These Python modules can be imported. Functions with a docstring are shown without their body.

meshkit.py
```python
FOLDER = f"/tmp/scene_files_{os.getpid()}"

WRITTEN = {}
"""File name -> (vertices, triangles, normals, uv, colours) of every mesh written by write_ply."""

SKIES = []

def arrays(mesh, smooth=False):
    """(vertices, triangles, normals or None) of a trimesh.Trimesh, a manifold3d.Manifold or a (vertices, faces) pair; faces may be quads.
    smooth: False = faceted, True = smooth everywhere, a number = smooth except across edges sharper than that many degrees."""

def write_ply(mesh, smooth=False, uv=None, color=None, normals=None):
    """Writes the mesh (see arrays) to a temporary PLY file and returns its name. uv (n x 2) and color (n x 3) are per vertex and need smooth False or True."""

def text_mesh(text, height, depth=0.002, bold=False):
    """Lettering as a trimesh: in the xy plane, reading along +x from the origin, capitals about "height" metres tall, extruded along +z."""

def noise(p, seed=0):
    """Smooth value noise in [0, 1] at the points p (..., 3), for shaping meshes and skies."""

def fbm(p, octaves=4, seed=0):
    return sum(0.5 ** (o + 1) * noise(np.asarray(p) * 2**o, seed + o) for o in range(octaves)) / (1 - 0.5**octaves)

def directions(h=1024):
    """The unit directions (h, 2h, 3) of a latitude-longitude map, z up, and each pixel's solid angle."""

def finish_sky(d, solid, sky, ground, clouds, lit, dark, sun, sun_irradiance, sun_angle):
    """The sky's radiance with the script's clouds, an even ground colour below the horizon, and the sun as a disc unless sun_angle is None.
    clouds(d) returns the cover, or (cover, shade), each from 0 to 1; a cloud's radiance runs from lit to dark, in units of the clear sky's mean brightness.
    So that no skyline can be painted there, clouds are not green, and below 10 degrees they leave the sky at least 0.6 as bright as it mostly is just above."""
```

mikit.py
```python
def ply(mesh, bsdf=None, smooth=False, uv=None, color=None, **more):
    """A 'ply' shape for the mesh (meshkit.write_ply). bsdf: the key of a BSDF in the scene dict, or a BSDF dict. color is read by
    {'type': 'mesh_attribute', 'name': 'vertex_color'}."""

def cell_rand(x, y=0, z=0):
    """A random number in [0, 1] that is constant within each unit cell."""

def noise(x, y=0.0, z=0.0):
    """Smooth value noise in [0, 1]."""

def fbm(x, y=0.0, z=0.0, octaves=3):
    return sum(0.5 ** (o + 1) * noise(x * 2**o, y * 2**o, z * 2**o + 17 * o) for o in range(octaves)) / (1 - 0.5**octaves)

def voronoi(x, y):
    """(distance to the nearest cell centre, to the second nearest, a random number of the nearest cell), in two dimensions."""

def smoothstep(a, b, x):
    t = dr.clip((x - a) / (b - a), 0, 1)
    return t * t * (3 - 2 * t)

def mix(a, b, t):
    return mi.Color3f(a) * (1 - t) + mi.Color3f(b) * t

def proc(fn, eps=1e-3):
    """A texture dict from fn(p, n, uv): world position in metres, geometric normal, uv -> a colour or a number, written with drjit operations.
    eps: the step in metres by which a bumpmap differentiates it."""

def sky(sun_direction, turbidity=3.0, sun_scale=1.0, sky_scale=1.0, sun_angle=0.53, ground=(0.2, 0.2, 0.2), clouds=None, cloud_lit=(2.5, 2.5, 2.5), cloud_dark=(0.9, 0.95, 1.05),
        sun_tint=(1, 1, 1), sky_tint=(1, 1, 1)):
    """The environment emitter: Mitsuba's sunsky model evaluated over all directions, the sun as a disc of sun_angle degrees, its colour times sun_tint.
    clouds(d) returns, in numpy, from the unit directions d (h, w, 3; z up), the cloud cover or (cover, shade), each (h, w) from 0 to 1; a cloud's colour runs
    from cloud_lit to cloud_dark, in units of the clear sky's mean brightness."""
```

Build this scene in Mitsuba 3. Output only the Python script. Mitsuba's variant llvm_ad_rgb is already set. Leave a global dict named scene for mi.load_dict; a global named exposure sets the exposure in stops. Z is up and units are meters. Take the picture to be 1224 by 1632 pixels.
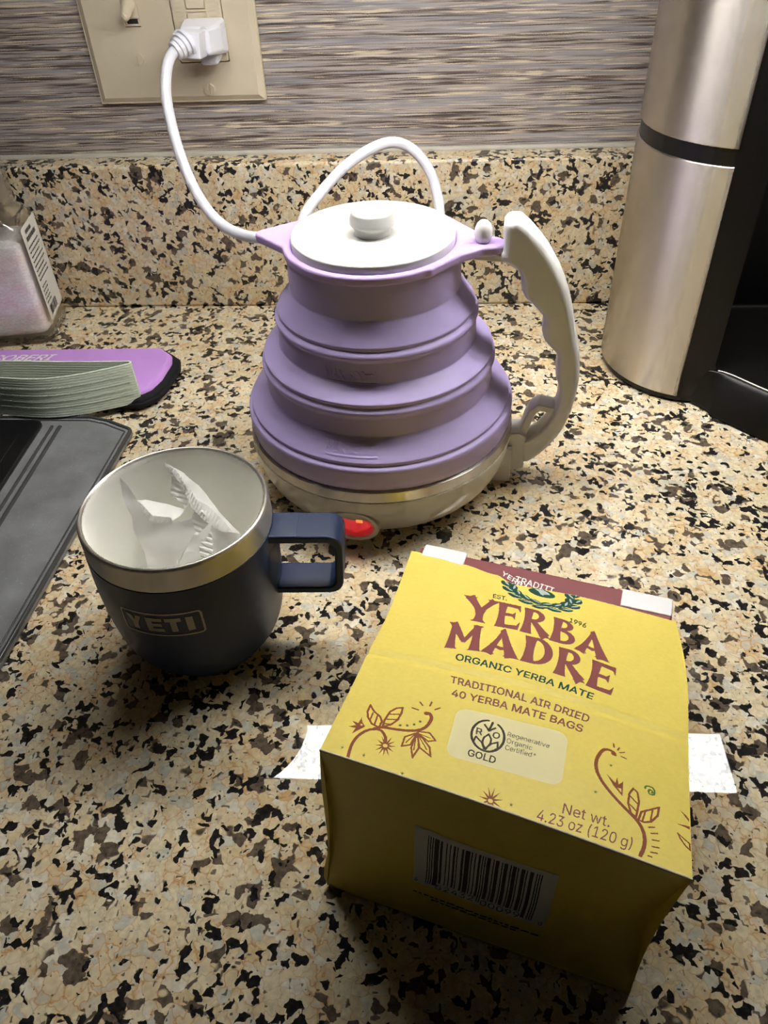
import math, random, numpy as np, trimesh, mitsuba as mi, drjit as dr, mikit, meshkit
import manifold3d as m3
from scipy.interpolate import PchipInterpolator, CubicSpline
from shapely.geometry import Polygon, LineString, Point, MultiPolygon, box as sbox
from shapely.ops import unary_union
from shapely.geometry.polygon import orient
from shapely import affinity
from mikit import proc, noise, fbm as tfbm, voronoi, cell_rand, smoothstep, mix
from meshkit import fbm
T4 = mi.ScalarTransform4f
random.seed(7); rng = np.random.default_rng(7)
scene, labels = {'type': 'scene'}, {}
exposure = 0.0
# ---------------------------------------------------------------- camera
CAM = np.array([.0456, -.5852, .2896]); YAW, PITCH, ROLL, FPX = math.radians(-5.13), math.radians(41.96), math.radians(-2.85), 1240.0
fw = np.array([math.sin(YAW)*math.cos(PITCH), math.cos(YAW)*math.cos(PITCH), -math.sin(PITCH)])
rt = np.cross(fw, [0, 0, 1]); rt /= np.linalg.norm(rt); up = np.cross(rt, fw)
up = -math.sin(ROLL)*rt + math.cos(ROLL)*up
scene['camera'] = {'type': 'perspective', 'fov_axis': 'x', 'fov': 2*math.degrees(math.atan(612/FPX)), 'near_clip': .02, 'far_clip': 20.0,
                   'to_world': T4().look_at(origin=CAM.tolist(), target=(CAM+fw).tolist(), up=up.tolist())}
# ---------------------------------------------------------------- light: a dim room, and the strip lamp under the cabinet (built below)
AMBIENT = (.007, .0067, .0062)
LAMP, LAMP_BOX, LAMP_Z = (23.6, 23.0, 22.0), (-.145, .300, -.244, -.188), .332
scene['room_light'] = {'type': 'constant', 'radiance': {'type': 'rgb', 'value': list(AMBIENT)}}
# ---------------------------------------------------------------- materials
def rgb(*c): return {'type': 'rgb', 'value': list(c)}
def mat(key, col, rough=.5, spec=.5, metal=0.0, two=True, **k):
    b = {'type': 'principled', 'base_color': col if isinstance(col, dict) else rgb(*col), 'roughness': rough, 'specular': spec, 'metallic': metal, **k}
    scene[key] = {'type': 'twosided', 'bsdf': b} if two else b
    return key
def granite(p, n, uv):
    x, y = p.x, p.y + p.z
    wx, wy = tfbm(x*300, y*330, 3.0, 3)-.5, tfbm(x*330, y*330, 31.0, 3)-.5
    f, s, r = voronoi(x*225 + wx*1.1, y*225 + wy*1.1)
    e = s-f
    r2 = cell_rand(r*9173, 3)
    g = tfbm(x*640, y*640, 7.0, 3)
    c = mix((.74, .65, .45), (.70, .565, .34), smoothstep(.35, .75, r))
    c = mix(c, (.76, .71, .57), smoothstep(.66, .72, r))
    c = mix(c, (.60, .58, .48), smoothstep(.86, .88, r))
    c = c*(.78 + .42*g)
    org = smoothstep(.48, .66, tfbm(x*120, y*120, 11.0, 3))
    c = mix(c, (.60, .34, .12), smoothstep(.20, .02, e)*(.22 + .60*org))
    c = mix(c, (.62, .42, .20), org*.30)
    c = c*(1 - .30*smoothstep(.035, .0, e))
    clus = tfbm(x*105, y*105, 5.0, 2)
    br = smoothstep(.0, .02, r2*.70 + clus*.50 - .868)
    c = mix(c, mix((.045, .032, .024), (.20, .155, .112), g)*(1 - .35*smoothstep(.05, .0, e)), br)
    f3, s3, r3 = voronoi(x*375 + wx*1.7 + 40, y*375 + wy*1.7 + 13)
    bl = smoothstep(.0, .015, r3*.55 + tfbm(x*140, y*140, 23.0, 2)*.66 - .803)
    c = mix(c, mix((.006, .006, .007), (.035, .032, .030), tfbm(x*900, y*900, 2.0, 2)*.8), bl)
    c = mix(c, (.055, .040, .030), smoothstep(.86, .90, noise(x*720, y*720, 41.0))*.8)
    return c
def wallpaper(p, n, uv):
    x, z = p.x, p.z
    zz = z + .0009*(noise(x*16, z*60)-.5)
    a, b, c0 = noise(x*14, zz*480, 1.0), noise(x*34, zz*1450, 2.0), noise(x*80, zz*2700, 3.0)
    v = a*.24 + b*.42 + c0*.34
    c = mix((.085, .060, .052), (.44, .385, .355), smoothstep(.25, .70, v))
    c = mix(c, (.34, .34, .37), smoothstep(.52, .75, noise(x*14, zz*620, 9.0))*.6)
    c = mix(c, (.72, .62, .46), smoothstep(.60, .80, noise(x*30, zz*1300, 14.0)*.62 + noise(x*110, zz*2300, 4.0)*.38)*.85)
    return c
def wall_relief(p, n, uv): return noise(p.x*16, p.z*900, 2.0)*.6 + noise(p.x*45, p.z*1500, 3.0)*.4
def salt_fn(p, n, uv):
    return mix((.95, .93, .91), (.90, .76, .75), smoothstep(.42, .72, tfbm(p.x*45, p.y*45, p.z*45, 3))*smoothstep(.078, .060, p.z)*.9)*(.85 + .25*noise(p.x*900, p.y*900, p.z*900))
def tray_fn(p, n, uv):
    g = tfbm(p.x*60, p.y*60, 0.0, 3)
    return mi.Color3f(.185, .192, .197)*(.75 + .6*g) + mi.Color3f(.035, .035, .034)*smoothstep(.80, .9, noise(p.x*1500, p.y*1500))
def band_fn(p, n, uv):
    t = dr.abs(dr.sin(p.z*1745.0))
    return mi.Color3f(.60, .68, .56)*(.84 + .20*t)*(.9 + .2*noise(p.x*1200, p.y*1200, p.z*1600))
def kraft_fn(p, n, uv):
    return mi.Color3f(.77, .625, .125)*(.95 + .08*tfbm(p.x*900, p.y*900, p.z*900, 2))
def wear_steel(p, n, uv): return .26 + .10*tfbm(p.x*40, p.y*40, p.z*900, 2)
scene['m_granite'] = {'type': 'plastic', 'diffuse_reflectance': proc(granite), 'int_ior': 1.52, 'nonlinear': False}
scene['m_granite_honed'] = {'type': 'roughplastic', 'diffuse_reflectance': scene['m_granite']['diffuse_reflectance'], 'int_ior': 1.5, 'alpha': .16, 'nonlinear': False}
scene['m_wall'] = {'type': 'twosided', 'bsdf': {'type': 'bumpmap', 'arbitrary': proc(wall_relief, 2e-4), 'scale': .00045,
                   'bsdf': {'type': 'principled', 'base_color': proc(wallpaper), 'roughness': .42, 'specular': .45}}}
mat('m_caulk', (.50, .47, .40), .6)
mat('m_cabinet', (.26, .19, .13), .5)
mat('m_white_housing', (.75, .74, .71), .5)
mat('m_almond', (.64, .565, .425), .36, .5)
mat('m_almond_dark', (.30, .245, .15), .5)
mat('m_slot', (.02, .018, .014), .7)
mat('m_plug', (.80, .815, .88), .36)
mat('m_white', (.60, .597, .57), .22, .5)
mat('m_white_matte', (.77, .76, .73), .40, .5)
mat('m_base', (.74, .71, .61), .06, .55)
mat('m_silicone', (.40, .325, .59), .48, .42, sheen=.25)
mat('m_rim', (.46, .33, .63), .38, .45)
mat('m_steel', (.60, .57, .52), .26, .5, 1.0)
mat('m_polished', (.62, .60, .57), .12, .5, 1.0)
scene['m_brushed'] = {'type': 'twosided', 'bsdf': {'type': 'roughconductor', 'material': 'none', 'specular_reflectance': rgb(.63, .585, .53), 'alpha_u': .30, 'alpha_v': .06, 'distribution': 'ggx'}}
scene['m_brushed_mug'] = {'type': 'twosided', 'bsdf': {'type': 'roughconductor', 'material': 'none', 'specular_reflectance': rgb(.60, .56, .50), 'alpha_u': .26, 'alpha_v': .10, 'distribution': 'ggx'}}
scene['m_navy'] = {'type': 'twosided', 'bsdf': {'type': 'bumpmap', 'arbitrary': proc(lambda p, n, uv: noise(p.x*2200, p.y*2200, p.z*2200), 1e-4), 'scale': .00006,
                   'bsdf': {'type': 'principled', 'base_color': rgb(.015, .028, .072), 'roughness': .36, 'specular': .4}}}
mat('m_logo', (.26, .225, .18), .35, .5, .6)
mat('m_ceramic', (.87, .865, .81), .22, .5)
mat('m_black', (.007, .0066, .0062), .30, .28)
mat('m_black_gloss', (.008, .008, .009), .14, .5)
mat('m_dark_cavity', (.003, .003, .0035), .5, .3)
mat('m_kraft', proc(kraft_fn), .46, .4)
mat('m_maroon', (.235, .062, .068), .5, .35)
mat('m_ink_maroon', (.235, .068, .064), .5, .3)
mat('m_ink_brown', (.25, .062, .024), .5, .3)
mat('m_ink_green', (.085, .155, .028), .5, .3)
mat('m_ink_dark_green', (.012, .058, .042), .5, .3)
mat('m_ink_pale', (.42, .52, .50), .5, .3)
mat('m_ink_black', (.035, .028, .016), .5, .3)
mat('m_ink_white', (.80, .78, .74), .5, .3)
mat('m_badge', (.75, .68, .36), .5, .3)
mat('m_edge', (.66, .58, .38), .6)
mat('m_tie', (.80, .80, .80), .3, .5)
scene['m_tea'] = {'type': 'principledthin', 'base_color': rgb(.95, .945, .92), 'roughness': .6, 'diff_trans': .95, 'spec_trans': 0.0}
mat('m_tray', proc(tray_fn), .34, .5)
mat('m_tray_edge', (.055, .058, .06), .22, .5)
mat('m_band', proc(band_fn), .85, .2)
mat('m_band_thread', (.50, .56, .47), .85, .2)
mat('m_pouch', (.55, .29, .72), .6, .3, sheen=.4)
mat('m_pouch_black', (.008, .008, .010), .75, .25)
mat('m_pouch_text', (.88, .80, .90), .5, .3)
scene['m_thin_glass'] = {'type': 'thindielectric', 'int_ior': 1.5}
scene['m_glass'] = {'type': 'dielectric', 'int_ior': 1.5}
mat('m_salt', proc(salt_fn), .85, .3)
mat('m_label', (.74, .73, .68), .5, .3)
mat('m_print', (.07, .065, .06), .6, .3)
mat('m_red', (.55, .02, .03), .15, .5)
# ---------------------------------------------------------------- helpers
def add(key, mesh, m, smooth=False, **k):
    if key in scene:
        i = 1
        while f'{key}_{i:03d}' in scene: i += 1
        key = f'{key}_{i:03d}'
    scene[key] = mikit.ply(mesh, m, smooth, **k); return key
def lab(key, label=None, cat=None, group=None, kind=None):
    labels[key] = {k: v for k, v in dict(label=label, category=cat, group=group, kind=kind).items() if v}
def cat(*ms): return trimesh.util.concatenate(list(ms))
def man(m): 
    q = m.to_mesh(); return trimesh.Trimesh(q.vert_properties[:, :3], q.tri_verts, process=False)
def tm(m): return m3.Manifold(m3.Mesh(np.asarray(m.vertices, np.float32), np.asarray(m.faces, np.uint32)))
def place(m, loc=(0, 0, 0), rz=0.0, M=None):
    m = m.copy()
    if M is not None: m.apply_transform(M)
    if rz: m.apply_transform(trimesh.transformations.rotation_matrix(rz, [0, 0, 1]))
    m.apply_translation(loc); return m
def rbox(x0, x1, y0, y1, z0, z1, r=.001, seg=8):
    s = m3.Manifold.sphere(r, seg)
    return man(m3.Manifold.batch_hull([s.translate((x, y, z)) for x in (x0+r, x1-r) for y in (y0+r, y1-r) for z in (z0+r, z1-r)]))
def hull(pts, r, seg=12):
    return man(m3.Manifold.batch_hull([m3.Manifold.sphere(q if np.isscalar(r) is False else r, seg).translate(tuple(map(float, p))) for p, q in zip(pts, r if not np.isscalar(r) else [r]*len(pts))]))
def bevel_extrude(poly, z0, z1, b=.0006, n=3):
    """A prism of a shapely polygon along z with rounded upper and lower rims."""
    out = []
    for g in getattr(poly, 'geoms', [poly]):
        g = orient(g, 1.0)
        g = g.simplify(b*.03)
        cs = m3.CrossSection([np.asarray(q.coords)[:-1] for q in [g.exterior, *g.interiors]]).offset(-b, m3.JoinType.Round, circular_segments=24)
        m = m3.Manifold.extrude(cs, z1-z0-2*b).translate((0, 0, z0+b))
        out.append(man(m.minkowski_sum(m3.Manifold.sphere(b, 4*n))))
    return cat(*out)
def lathe(prof, c, n=160, fine=None, vertical_u=False):
    """Revolves (r, z) about the upright axis through c; returns mesh and uv."""
    p = np.array(prof, float); t = np.linspace(0, 2*np.pi, n+1)
    d = np.r_[0, np.cumsum(np.linalg.norm(np.diff(p, axis=0), axis=1))]
    V = np.stack([c[0] + p[:, None, 0]*np.cos(t), c[1] + p[:, None, 0]*np.sin(t), np.repeat(p[:, None, 1], n+1, 1)], -1).reshape(-1, 3)
    k = len(p); i, j = np.meshgrid(np.arange(k-1), np.arange(n), indexing='ij'); a = (i*(n+1) + j).ravel()
    F = np.vstack([np.c_[a, a+1, a+n+2], np.c_[a, a+n+2, a+n+1]])
    uv = np.stack([np.repeat(d[:, None], n+1, 1), np.repeat(t[None], k, 0)*p[:, 0].max()], -1).reshape(-1, 2)
    return trimesh.Trimesh(V, F, process=False), uv
def rprof(pts, rad, n=5):
    """Rounds the corners of an open profile."""
    pts = [np.array(p, float) for p in pts]; out = [pts[0]]
    rad = rad if hasattr(rad, '__len__') else [rad]*len(pts)
    for i in range(1, len(pts)-1):
        a, b, c = pts[i-1], pts[i], pts[i+1]; la, lc = np.linalg.norm(a-b), np.linalg.norm(c-b)
        q = min(rad[i], la*.49, lc*.49); s, e = b + (a-b)/la*q, b + (c-b)/lc*q
        for t in np.linspace(0, 1, n): out.append(s*(1-t)**2 + 2*b*t*(1-t) + e*t*t)
    return np.array(out + [pts[-1]])
def lathe_add(key, prof, c, m, n=160, smooth=30, uv=False):
    g, q = lathe(prof, c, n)
    if uv: return add(key, g, m, True, uv=q)
    g.merge_vertices(); return add(key, g, m, smooth)
def tube(pts, r, n=16, m=None, closed=False):
    P = np.array(pts, float)
    if m: 
        d = np.r_[0, np.cumsum(np.linalg.norm(np.diff(P, axis=0), axis=1))]; P = CubicSpline(d, P)(np.linspace(0, d[-1], m))
    k = len(P); R = np.full(k, r) if np.isscalar(r) else np.interp(np.linspace(0, 1, k), np.linspace(0, 1, len(r)), r)
    tg = np.gradient(P, axis=0); tg /= np.linalg.norm(tg, axis=1)[:, None]
    u = np.cross(tg[0], [.3, .2, .93]); u /= np.linalg.norm(u); V = []
    t = np.linspace(0, 2*np.pi, n, endpoint=False)
    for p, g, q in zip(P, tg, R):
        u = u - g*(u@g); u /= np.linalg.norm(u); w = np.cross(g, u)
        V.append(p + q*(np.cos(t)[:, None]*u + np.sin(t)[:, None]*w))
    V = np.vstack(V + [P[:1], P[-1:]]); F = []
    for i in range(k-1):
        a = i*n + np.arange(n); b = i*n + (np.arange(n)+1) % n
        F += [np.c_[a, b, b+n], np.c_[a, b+n, a+n]]
    a = np.arange(n); b = (a+1) % n
    F += [np.c_[b, a, np.full(n, k*n)], np.c_[a+(k-1)*n, b+(k-1)*n, np.full(n, k*n+1)]]
    g = trimesh.Trimesh(V, np.vstack(F), process=False); g.fix_normals(); return g
def grid(P, flip=False):
    """A mesh from an (h, w, 3) array of points."""
    h, w = P.shape[:2]; i, j = np.meshgrid(np.arange(h-1), np.arange(w-1), indexing='ij'); a = (i*w + j).ravel()
    F = np.vstack([np.c_[a, a+1, a+w+1], np.c_[a, a+w+1, a+w]])
    return trimesh.Trimesh(P.reshape(-1, 3), F[:, ::-1] if flip else F, process=False)
def flat(poly, edge=None):
    """Triangles (in the plane) of shapely polygons."""
    vs, fs, n = [], [], 0
    for g in getattr(poly, 'geoms', [poly]):
        if g.is_empty or g.area < 1e-12: continue
        v, f = trimesh.creation.triangulate_polygon(g, engine='earcut')
        vs.append(np.c_[v, 0*v[:, 0]]); fs.append(np.asarray(f) + n); n += len(v)
    v, f = np.vstack(vs), np.vstack(fs)
    if edge: v, f = trimesh.remesh.subdivide_to_size(v, f, edge, max_iter=12)
    g = trimesh.Trimesh(v, f, process=False)
    if g.face_normals[:, 2].sum() < 0: g.invert()
    return g
def text_flat(s, bold=False):
    """Lettering in the plane, scaled so that the box of its capitals is the unit square."""
    g = meshkit.text_mesh(s, 1.0, .1, bold)
    f = g.faces[g.face_normals[:, 2] > .9]; v = g.vertices.copy(); x0, x1 = v[:, 0].min(), v[:, 0].max()
    v[:, 0] = (v[:, 0]-x0)/(x1-x0); v[:, 2] = 0
    return trimesh.Trimesh(v, f, process=True)
def quad_map(v, q):
    q = np.array(q, float); x, y = v[:, :1], v[:, 1:2]
    return q[0]*(1-x)*(1-y) + q[1]*x*(1-y) + q[2]*x*y + q[3]*(1-x)*y
def drape(v2, f, surf, lift, edge):
    """Puts a flat drawing on a surface(a, b) as a print, lifted off it by a hair."""
    v, f = trimesh.remesh.subdivide_to_size(np.c_[v2[:, :2], 0*v2[:, 0]], f, edge, max_iter=14)
    a, b = v[:, 0], v[:, 1]; e = edge*.2
    p = surf(a, b); n = np.cross(surf(a+e, b) - surf(a-e, b), surf(a, b+e) - surf(a, b-e)); n /= np.linalg.norm(n, axis=1)[:, None]
    g = trimesh.Trimesh(p + n*lift, f, process=False)
    if (g.face_normals*n[f[:, 0]]).sum(1).mean() < 0: g.invert()
    return g
# ---------------------------------------------------------------- the setting
add('wall_back', trimesh.creation.box(bounds=[[-1.1, 0, -.03], [1.1, .04, .80]]), 'm_wall'); lab('wall_back', 'wall covered in grey brown horizontally streaked textured wallpaper', kind='structure')
add('trim_1', tube([(-1.1, -.0012, .1100), (1.1, -.0012, .1100)], .0022, 10), 'm_caulk', 40); lab('trim_1', 'pale caulk line where the wallpaper meets the granite backsplash', kind='structure')
add('granite_countertop', rbox(-1.1, 1.1, -.63, 0, -.03, 0, .004, 16), 'm_granite', 30); lab('granite_countertop', 'polished beige granite countertop speckled with black and brown grains', 'countertop')
add('granite_backsplash', rbox(-1.1, 1.1, -.0208, 0, .0, .1093, .0028, 16), 'm_granite_honed', 30); lab('granite_backsplash', 'low speckled granite backsplash standing along the papered wall', 'backsplash')
# wall cabinet overhead (out of the frame, but the counter mirrors its underside) and the strip lamp under it
cb = rbox(-.62, .345, -.33, -.001, LAMP_Z+.0150, .80, .002)
add('wall_cabinet', cb, 'm_cabinet'); lab('wall_cabinet', 'wall cabinet hanging above the granite counter, over the strip lamp', 'cabinet')
x0, x1, y0, y1 = LAMP_BOX
add('under_cabinet_lamp__housing', rbox(x0-.006, x1+.006, y0-.010, y1+.010, LAMP_Z+.0005, LAMP_Z+.0148, .002), 'm_white_housing', 30)
lens = trimesh.Trimesh([[x0, y0, LAMP_Z], [x1, y0, LAMP_Z], [x1, y1, LAMP_Z], [x0, y1, LAMP_Z]], [[0, 2, 1], [0, 3, 2]], process=False)
add('under_cabinet_lamp__lens', lens, 'm_white_housing', emitter={'type': 'area', 'radiance': rgb(*LAMP)})
lab('under_cabinet_lamp', 'long white strip lamp under the cabinet, mirrored in the granite in front of the mug', 'lamp')
# ---------------------------------------------------------------- wall plate with toggle switch and outlet
PX0, PX1, PZ0, PZ1 = -.1895, -.0735, .1453, .2613
pl = rbox(PX0, PX1, -.0062, -.0005, PZ0, PZ1, .0005)
def frus(x0, x1, z0, z1, ya, yb, c):
    return man(m3.Manifold.hull_points([(x, y, z) for y, d in ((ya, 0), (yb, c)) for x in (x0+d, x1-d) for z in (z0+d, z1-d)]))
plate = tm(frus(PX0, PX1, PZ0, PZ1, -.0035, -.0066, .0042)) + tm(rbox(PX0, PX1, -.0042, -.0005, PZ0, PZ1, .0004))
CZ = (PZ0+PZ1)/2; TX, DX = -.1545, -.1110
plate = plate - tm(trimesh.creation.box(bounds=[[TX-.0052, -.02, CZ-.0122], [TX+.0052, -.002, CZ+.0122]])) - tm(trimesh.creation.box(bounds=[[DX-.0168, -.02, CZ-.0337], [DX+.0168, -.002, CZ+.0337]]))
W = 'wall_plate'
add(W+'__cover', man(plate), 'm_almond', 20); lab(W, 'almond double wall plate with toggle switch and outlet on the papered wall', 'wall plate')
add(W+'__toggle_switch', trimesh.util.concatenate([rbox(TX-.0050, TX+.0050, -.0058, -.002, CZ-.0120, CZ-.0076, .0004), rbox(TX-.0050, TX+.0050, -.0068, -.002, CZ-.0118, CZ-.0108, .0003), rbox(TX-.0050, TX+.0050, -.0068, -.002, CZ-.0122+.0046, CZ+.0120, .0004)]), 'm_almond', 30)
add(W+'__toggle_switch__slot', trimesh.creation.box(bounds=[[TX-.0036, -.0060, CZ-.0104], [TX+.0036, -.0030, CZ-.0078]]), 'm_slot')
add(W+'__toggle_switch__lever', hull([(TX, -.006, CZ+.001), (TX, -.018, CZ-.0040)], [.0042, .0030], 24), 'm_almond', 40)
face = tm(rbox(DX-.0163, DX+.0163, -.0078, -.002, CZ-.0332, CZ+.0332, .0012)) 
for k in (0, 1): face = face - tm(trimesh.creation.box(bounds=[[DX-.0066, -.02, CZ-.0046-.0074*k-.0037+.005], [DX+.0066, -.0068, CZ-.0046-.0074*k+.0026+.005]]))
add(W+'__outlet', man(face), 'm_almond', 25)
for k in (0, 1): add(W+'__outlet__button', rbox(DX-.0060, DX+.0060, -.0086, -.0066, CZ-.0046-.0074*k-.0031+.005, CZ-.0046-.0074*k+.0020+.005, .0004), 'm_almond', 30)
for k in (-1, 1):
    for r in range(9): add(W+'__outlet__relief_line', rbox(DX+k*.0108-.0022, DX+k*.0108+.0022, -.0079, -.0070, CZ-.0125+r*.0026, CZ-.0118+r*.0026, .0001, 4), 'm_almond')
def screw(x, z):
    s = tm(trimesh.creation.cylinder(.0036, .0022, sections=32, transform=trimesh.transformations.rotation_matrix(np.pi/2, [1, 0, 0])))
    s = s - tm(trimesh.creation.box(extents=[.0014, .0026, .009])).translate((0, -.0011, 0))
    g = man(s); g.apply_translation((x, -.0070, z)); return g
for x, z in ((TX-.001, .1727), (DX, .1537), (TX, CZ+.0305), (DX, CZ+.0484)): add(W+'__screw', screw(x, z), 'm_almond', 30)
# ---------------------------------------------------------------- kettle plug and cord
KN = 'collapsible_kettle'
add(KN+'__plug', cat(hull([(-.1175, -.011, .178), (-.095, -.011, .178), (-.1175, -.011, .1935), (-.095, -.011, .1935), (-.1165, -.026, .180), (-.098, -.026, .180), (-.1165, -.026, .192), (-.098, -.026, .192)], .0022, 12),
    hull([(-.1105, -.010, .1745), (-.0995, -.010, .1745), (-.1090, -.017, .172), (-.1010, -.017, .172), (-.1125, -.010, .182), (-.098, -.010, .182)], .0018, 12)), 'm_plug', 30)
add(KN+'__plug__grip', hull([(-.0955, -.022, .1810), (-.0955, -.022, .1915), (-.1005, -.031, .1810), (-.1005, -.031, .1915), (-.107, -.020, .182), (-.107, -.020, .192)], .0026, 12), 'm_plug', 30)
add(KN+'__plug__front_block', hull([(-.1195, -.030, .1795), (-.1030, -.032, .1790), (-.1195, -.030, .1925), (-.1010, -.032, .1925), (-.1185, -.041, .1805), (-.1045, -.042, .1795), (-.1185, -.041, .1925), (-.103, -.042, .1925)], .0008, 8), 'm_plug', 25)
sr = np.array([-.1095, -.040, .1895]); sd = np.array([-.62, -.62, -.36]); sd /= np.linalg.norm(sd)
for i, (a, r) in enumerate(((.0015, .0074), (.0047, .0069), (.0079, .0063))):
    q = sr + sd*a; add(KN+'__plug__strain_relief', tube([q, q+sd*.0021], r, 24), 'm_plug', 30)
add(KN+'__plug__strain_relief', tube([sr, sr+sd*.0125], .0054, 24), 'm_plug', 30)
lab(KN+'__plug', 'white plug in the wall outlet')
CORD = [sr+sd*.009, sr+sd*.014, (-.1208, -.0575, .1795), (-.1225, -.065, .1685), (-.1205, -.0745, .1550), (-.1155, -.085, .1363), (-.1046, -.100, .1166), (-.0887, -.118, .1058), (-.0718, -.135, .1051), (-.0562, -.149, .1089), (-.035, -.153, .110), (-.005, -.147, .090), (.012, -.140, .062), (.000, -.134, .045), (-.025, -.128, .058), (-.040, -.120, .085),
        (-.0373, -.110, .1057), (-.0300, -.100, .1134), (-.0145, -.088, .1261), (.0027, -.078, .1344), (.0180, -.070, .1358), (.0315, -.066, .1275), (.0415, -.068, .1126), (.0458, -.075, .0970), (.0472, -.085, .0845), (.047, -.100, .058), (.042, -.122, .030), (.033, -.138, .019), (.028, -.1495, .016)]
add(KN+'__power_cord', tube(CORD, .0033, 18, 260), 'm_plug', True); lab(KN+'__power_cord', 'white cord looping from the wall plug behind the kettle')
# ---------------------------------------------------------------- collapsible kettle
K = (.0143, -.2217); KN = 'collapsible_kettle'
lab(KN, 'lilac silicone collapsible kettle with white lid, handle and base, standing on the granite', 'kettle')
lathe_add(KN+'__base', rprof([(0, .0006), (.054, .0006), (.0590, .0022), (.0670, .0095), (.0712, .0195), (.0730, .0300), (.0733, .0330), (.0700, .0332)], [0, .002, .003, .006, .008, .004, .0004, 0]), K, 'm_base')
lathe_add(KN+'__steel_ring', rprof([(.0690, .0330), (.0729, .0330), (.0731, .0336), (.0727, .0392), (.0690, .0395)], .0004), K, 'm_brushed', uv=True)
lathe_add(KN+'__joint', [(.0690, .0326), (.0729, .0326), (.0729, .0334), (.0690, .0334)], K, 'm_black')
BODY = [(.068, .0392), (.0712, .0395), (.0721, .0440), (.0723, .0510), (.0719, .0526), (.0696, .0539), (.0702, .0556),
        (.0603, .0646), (.0601, .0750), (.0615, .0770), (.0614, .0786), (.0595, .0807), (.0602, .0826),
        (.0511, .0888), (.0506, .1000), (.0519, .1018), (.0517, .1032), (.0495, .1051), (.0501, .1068), (.0425, .1168), (.0424, .1345)]
prof = rprof(BODY, [0, .001, .003, .0010, .0007, .0005, .0007, .0006, .003, .0010, .0007, .0005, .0007, .0006, .003, .0010, .0007, .0005, .0007, .0006, 0], 9)
lathe_add(KN+'__silicone_body', prof, K, 'm_silicone', 200, 22)
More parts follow.
